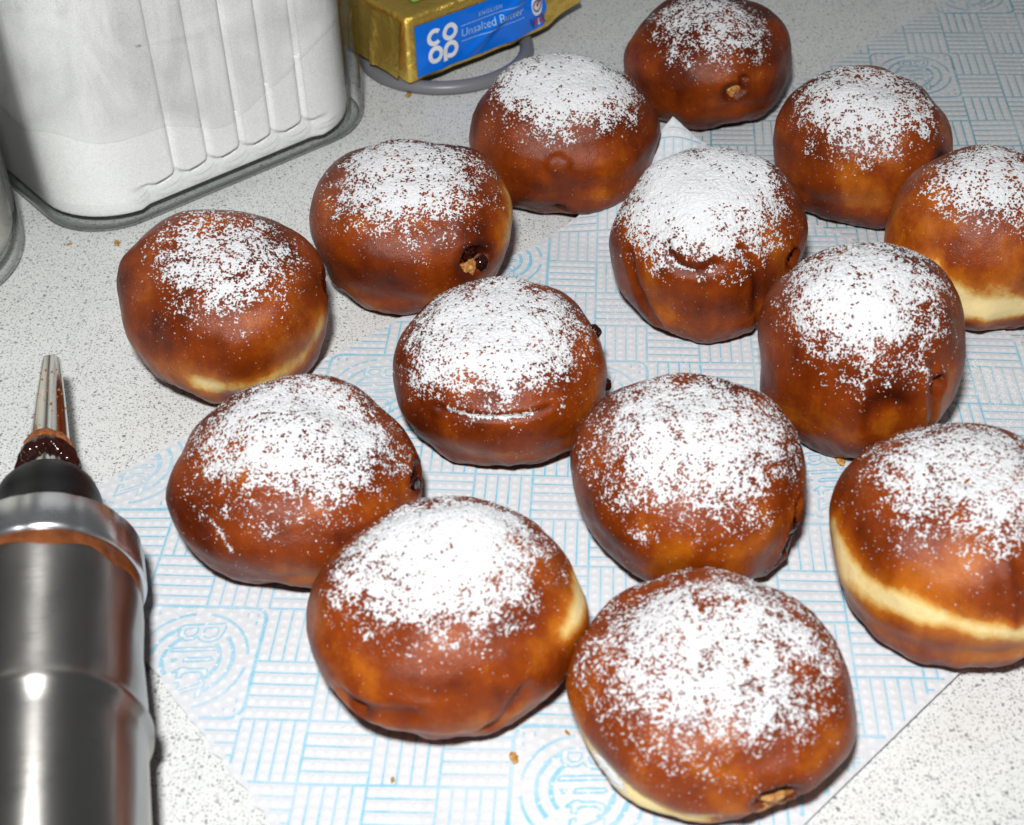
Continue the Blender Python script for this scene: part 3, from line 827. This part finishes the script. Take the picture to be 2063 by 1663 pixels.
bmesh.ops.subdivide_edges(bm, edges=[e for e in bm.edges if e.calc_length() > .01], cuts=26, use_grid_fill=True)
bm.normal_update(); co = np.array([v.co[:] for v in bm.verts]); nn = np.array([v.normal[:] for v in bm.verts])
new = shape(co)+nn*crumple(co)[:, None]
for v, p_ in zip(bm.verts, new): v.co = p_
foil = mesh_bm('foil_wrap', bm, M['foil'], butter, smooth=True)
def on_front(S, Z, off):
    P = np.stack([S, np.zeros_like(S), Z], -1); q = shape(P); q[..., 1] -= crumple(P)+off; return q
def on_top(S, Y, off):
    P = np.stack([S, Y, np.full_like(S, BH)], -1); q = shape(P); q[..., 2] += crumple(P)+off; return q
def patch(name, fn, s0, s1, z0, z1, off, mat, parent, nu=60, nv=24):
    a, b = np.meshgrid(np.linspace(s0, s1, nu), np.linspace(z0, z1, nv), indexing='ij')
    V = fn(a, b, off).reshape(-1, 3); return mesh_np(name, V, grid_faces(nu, nv), mat, parent)
lab_f = patch('blue_label', on_front, .0050, .096, .0026, .0315, .00045, M['blue'], butter, 110, 40)
lab_t = patch('blue_label', on_top, .034, .094, .003, .058, .00045, M['blue'], butter, 80, 50)
def strokes(name, polys, hw, off, mat, parent, fn=on_front):
    VV, FF, c = [], [], 0
    for pl in polys:
        pl = np.array(pl, float); T = np.gradient(pl, axis=0); T /= np.linalg.norm(T, axis=1)[:, None]+1e-12
        Nn = np.stack([-T[:, 1], T[:, 0]], -1); A, B_ = pl+Nn*hw, pl-Nn*hw; k = len(pl)
        Q = np.concatenate([A, B_]); VV.append(fn(Q[:, 0], Q[:, 1], off))
        FF += [(c+i, c+i+1, c+k+i+1, c+k+i) for i in range(k-1)]; c += 2*k
    return mesh_np(name, np.concatenate(VV), np.array(FF), mat, parent, smooth=False)
def arcp(cx, cy, r, a0, a1, n=28): return [(cx+r*math.cos(math.radians(x)), cy+r*math.sin(math.radians(x))) for x in np.linspace(a0, a1, n)]
rl = .0037; x1, x2, y1, y2 = .0172, .0272, .0222, .0122
polys = [arcp(x1, y1, rl, 45, 315), arcp(x2, y1, rl, 0, 360), arcp(x1, y2, rl, 0, 360), arcp(x2, y2, rl, 180, -130),
         [(x2-rl, y2+.0002), (x2-rl, y2-.0025), (x2-rl, y2-.0058)]]
strokes('logo', polys, .00125, .0009, M['white'], lab_f)
def text_on(name, body, size, s0, z0, mat, parent, off=.0009, sp=1.0, fn=on_front):
    cu = bpy.data.curves.new('t', 'FONT'); cu.body = body; cu.size = size; cu.space_character = sp; cu.resolution_u = 3
    o = bpy.data.objects.new('t', cu); COL.objects.link(o); bpy.context.view_layer.update()
    dg = bpy.context.evaluated_depsgraph_get(); me = o.evaluated_get(dg).to_mesh()
    V = np.array([v.co[:] for v in me.vertices]); T = []
    for p_ in me.polygons:
        vs = list(p_.vertices)
        for k in range(1, len(vs)-1): T.append((vs[0], vs[k], vs[k+1]))
    o.evaluated_get(dg).to_mesh_clear(); bpy.data.objects.remove(o); bpy.data.curves.remove(cu)
    return mesh_np(name, fn(V[:, 0]+s0, V[:, 1]+z0, off), np.array(T), mat, parent, smooth=False)
text_on('lettering', 'ENGLISH', .0034, .0465, .0246, M['pale'], lab_f, sp=1.25)
text_on('lettering', 'Unsalted Butter', .0066, .0345, .0165, M['pale'], lab_f)
strokes('rule_line', [[(x, .0228) for x in np.linspace(.0345, .078, 30)]], .00018, .0009, M['pale'], lab_f)
strokes('rule_line', [[(x, .0140) for x in np.linspace(.0345, .078, 30)]], .00018, .0009, M['pale'], lab_f)
def disc(name, cx, cz, rx, rz, off, mat, parent):
    a = np.linspace(0, 2*np.pi, 28, endpoint=False); r = np.array([.05, .5, 1.0])
    S = cx+rx*r[:, None]*np.cos(a); Z = cz+rz*r[:, None]*np.sin(a)
    return mesh_np(name, on_front(S, Z, off).reshape(-1, 3), grid_faces(3, 28, True), mat, parent, smooth=False)
badge = disc('badge', .0875, .0185, .0046, .0062, .0009, M['white'], lab_f)
strokes('badge_mark', [arcp(.0875, .0185, .0034, 0, 360)], .0004, .0012, M['navy'], badge)
disc('badge_mark', .0875, .0195, .0012, .0020, .0013, M['red'], badge)
for k, (x0, m_) in enumerate(((.0835, 'navy'), (.0862, 'red'), (.0885, 'white'), (.0908, 'red'), (.0928, 'navy'))):
    strokes('badge_mark', [[(x0+t_*.0028, .0105-t_*.006) for t_ in np.linspace(0, 1, 8)]], .0006, .0012, M[m_], badge)
gl = patch('green_label', on_top, .0145, .0305, .012, .046, .0006, M['green'], butter, 20, 30)
patch('white_panel', on_top, .0160, .0290, .020, .030, .0009, M['white'], gl, 16, 12)
for k in range(4): strokes('small_print', [[(x, .0335+.0026*k) for x in np.linspace(.017, .028-.002*(k % 2), 14)]], .0004, .0009, M['navy'] if k == 0 else M['tan'], gl, on_top)
for k in range(7): strokes('small_print', [[(.0035+.0016*k, y) for y in np.linspace(.030, .056-.004*(k % 3), 14)]], .00028, .0008, M['tan'], foil, on_top)
# folded foil flap on the left end
bm = bmesh.new(); f0 = [(-.0012, .001, BH-.001), (-.0012, BD-.001, BH-.001), (-.0014, BD*.72, .004), (-.0014, BD*.10, .002)]
nu, nv = 24, 16; a, b = np.meshgrid(np.linspace(0, 1, nu), np.linspace(0, 1, nv), indexing='ij'); f0 = np.array(f0)
V = (1-a)[..., None]*((1-b)[..., None]*f0[0]+b[..., None]*f0[3])+a[..., None]*((1-b)[..., None]*f0[1]+b[..., None]*f0[2])
V[..., 0] -= .0016+.0022*np.exp(-((a-b*.2-.35)/.05)**2)+.0008*pn(V*90)
bm.free(); mesh_np('folded_flap', V.reshape(-1, 3), grid_faces(nu, nv), M['foil'], butter)

# ------------------------------------------------------------------ piping syringe
tipw = np.array((-.1924, .4757)); dv_ = np.array((.208, -.978))
syr = empty('piping_syringe', (tipw[0], tipw[1], .0335), math.atan2(dv_[1], dv_[0]))
tag(syr, 'steel piping syringe with metal nozzle lying at the lower left', 'piping syringe')
noz = lathe('nozzle', [(.0065, .0024), (.0060, .0031), (.0063, .0036), (.0072, .0039), (.034, .0059), (.066, .0081), (.0790, .0089), (.083, .0090), (.084, .006)], M['polished'], syr)
lathe('collar', [(.0805, .0090), (.0808, .0108), (.0830, .0122), (.0860, .0154), (.0900, .0180), (.0945, .0194), (.1000, .0201), (.1080, .0206), (.1100, .0214), (.1105, .0232), (.1235, .0240), (.1240, .0190)], M['black'], syr)
def facets(T, R_, a):
    k = np.abs(((a/(2*np.pi)*12) % 1)-.5)*2
    return T, R_*(1-.012*k**3)
lathe('locking_ring', [(.1235, .0180), (.1232, .0306), (.1236, .0328), (.1248, .0337), (.1395, .0342), (.1410, .0338), (.1414, .0322)], M['alu'], syr, 144, facets)
lathe('barrel', [(.1400, .0312), (.1440, .0318), (.1490, .0324), (.157, .0326), (.165, .0322), (.173, .0318), (.184, .0323), (.194, .0327), (.2000, .0326), (.2030, .0334), (.2046, .0343), (.2072, .0342), (.2088, .0324), (.2150, .0322), (.40, .0322), (.401, .02)], M['steel'], syr, 144)
def wavy(T, R_, a):
    n = pn(np.stack([np.cos(a)*2.2, np.sin(a)*2.2, T*40], -1))
    edge_ = sstep(.1420, .1475, T); return T+edge_*(.0040*n+.0024*np.sin(a*2+.6)), R_+.0004*n
lathe('chocolate_smear', [(.1404, .0318), (.1414, .0328), (.1430, .0329), (.1450, .0328), (.1465, .0326), (.1475, .0314)], M['choc'], syr, 160, wavy)
# jam stuck round the nozzle
def lumpy(T, R_, a):
    n = fbm(np.stack([np.cos(a)*2.5, np.sin(a)*2.5, T*260], -1), 3)
    return T+.0030*n+.0022*np.sin(a+2.6), R_+.0016*n+.0006
lathe('jam_smear', [(.0665, .0078), (.0672, .0094), (.0695, .0106), (.0725, .0108), (.0752, .0101), (.0760, .0080)], M['jam'], syr, 140, lumpy)
lathe('jam_residue', [(.0615, .0070), (.0623, .0084), (.0645, .0092), (.0675, .0094), (.0685, .0080)], M['scar'], syr, 120, lumpy)
VV, FF, c = [], [], 0
base_ico = bmesh.new(); bmesh.ops.create_icosphere(base_ico, subdivisions=1, radius=1.0)
ico_v = np.array([v.co[:] for v in base_ico.verts]); ico_f = np.array([[v.index for v in f_.verts] for f_ in base_ico.faces]); base_ico.free()
for k in range(46):
    t_ = random.uniform(.016, .062); a_ = random.uniform(.2, 2.6); r_ = .0039+(t_-.0072)/.0588*.0042
    s_ = random.uniform(.00022, .00060)
    p0 = np.array([t_, r_*math.cos(a_), r_*math.sin(a_)]); VV.append(p0+ico_v*np.array([s_*1.4, s_, s_])*random.uniform(.7, 1.3)); FF.append(ico_f+c); c += len(ico_v)
tag(mesh_np('jam_specks', np.concatenate(VV), np.concatenate(FF), M['scar'], syr), kind='stuff')

# ------------------------------------------------------------------ loose sugar and crumbs
VV, FF, c = [], [], 0
oct_v = np.array([(1, 0, 0), (-1, 0, 0), (0, 1, 0), (0, -1, 0), (0, 0, 1), (0, 0, -1)], float)
oct_f = np.array([(0, 2, 4), (2, 1, 4), (1, 3, 4), (3, 0, 4), (2, 0, 5), (1, 2, 5), (3, 1, 5), (0, 3, 5)])
rg = np.random.RandomState(11)
def in_quad(p, Q):
    Q = np.array(Q); sg = []
    for k in range(4):
        a_, b_ = Q[k], Q[(k+1) % 4]; sg.append((b_[0]-a_[0])*(p[1]-a_[1])-(b_[1]-a_[1])*(p[0]-a_[0]))
    return all(x >= 0 for x in sg) or all(x <= 0 for x in sg)
BQ = [Lb, Lb+.40*db, Lb+.40*db+.26*nb_, Lb+.26*nb_]
def grain(p, s_):
    global c
    z = 0.0
    if in_quad(p, A_QUAD): z = float(hpA(np.array([p]))[0])
    elif in_quad(p, BQ): z = float(hpB(np.array([p]))[0])
    VV.append(np.array([p[0], p[1], z+s_*.6])+oct_v*s_*rg.uniform(.6, 1.3, (6, 1))); FF.append(oct_f+c); c += 6
for d_ in DO:
    for k in range(270):
        a_ = rg.uniform(0, 6.283); rr_ = d_.A*(1.0+abs(rg.normal(0, .35))); grain((d_.X+rr_*math.cos(a_), d_.Y+rr_*math.sin(a_)), rg.uniform(.00012, .00032))
for (px, py, n_, sd) in ((1985, 745, 1500, .014), (1225, 640, 500, .016), (2010, 60, 700, .03), (1950, 260, 300, .03), (1210, 1000, 300, .02), (620, 1330, 160, .03), (1450, 770, 350, .02), (280, 1060, 90, .025), (2030, 830, 400, .015)):
    p0 = at(px, py)
    for k in range(n_): grain((p0[0]+rg.normal(0, sd), p0[1]+rg.normal(0, sd)), rg.uniform(.00013, .00042))
for k in range(260): grain((rg.uniform(-.3, .33), rg.uniform(.24, .88)), rg.uniform(.00012, .00035))
tag(mesh_np('loose_sugar', np.concatenate(VV), np.concatenate(FF), M['sugar'], smooth=False), 'loose white sugar grains scattered over the paper and worktop', 'sugar', kind='stuff')

t = NT('golden_crumb'); t.set(Base_Color=t.ramp(t.noise(t.coord(), 900, 3), [(.35, (.28, .11, .02)), (.65, (.62, .36, .09))]), Roughness=.6); M['gold'] = t.m
CR_ = [(1035, 1541, .0026, 'golden crumb on the paper between the two front doughnuts'), (1690, 941, .0032, 'thin orange crumb on the paper beneath the scarred doughnut'),
       (236, 492, .0026, 'largest tan crumb on the worktop below the sugar jar'), (140, 494, .0015, 'small tan crumb on the worktop below the left corner of the sugar jar'),
       (823, 194, .0030, 'yellow crumb against the outside of the grey ring'), (792, 1581, .0012, 'tiny red brown crumb on the paper near the bottom edge'),
       (1143, 1490, .0012, 'tiny orange crumb beside the nearest doughnut'), (1680, 462, .0012, 'tiny brown crumb at the paper edge behind the pointed doughnut')]
for (px, py, r_, lab) in CR_:
    p0 = at(px, py); bm = bmesh.new(); bmesh.ops.create_icosphere(bm, subdivisions=3, radius=1.0)
    co = np.array([v.co[:] for v in bm.verts]); n = 1+.55*fbm(co*1.6+px, 3)
    for v, q, k in zip(bm.verts, co, n): v.co = Vector((q[0]*r_*k*.95, q[1]*r_*k*.5, q[2]*r_*k*.25))
    o = mesh_bm('crumb', bm, M['gold']); p2 = (p0[0], p0[1]); z = float(hpA(np.array([p2]))[0]) if in_quad(p2, A_QUAD) else 0.0
    o.location = (p0[0], p0[1], z+r_*.2+.0002); o.rotation_euler = (0, 0, px*.7); tag(o, lab, 'crumb', 'crumbs fallen from the doughnuts')
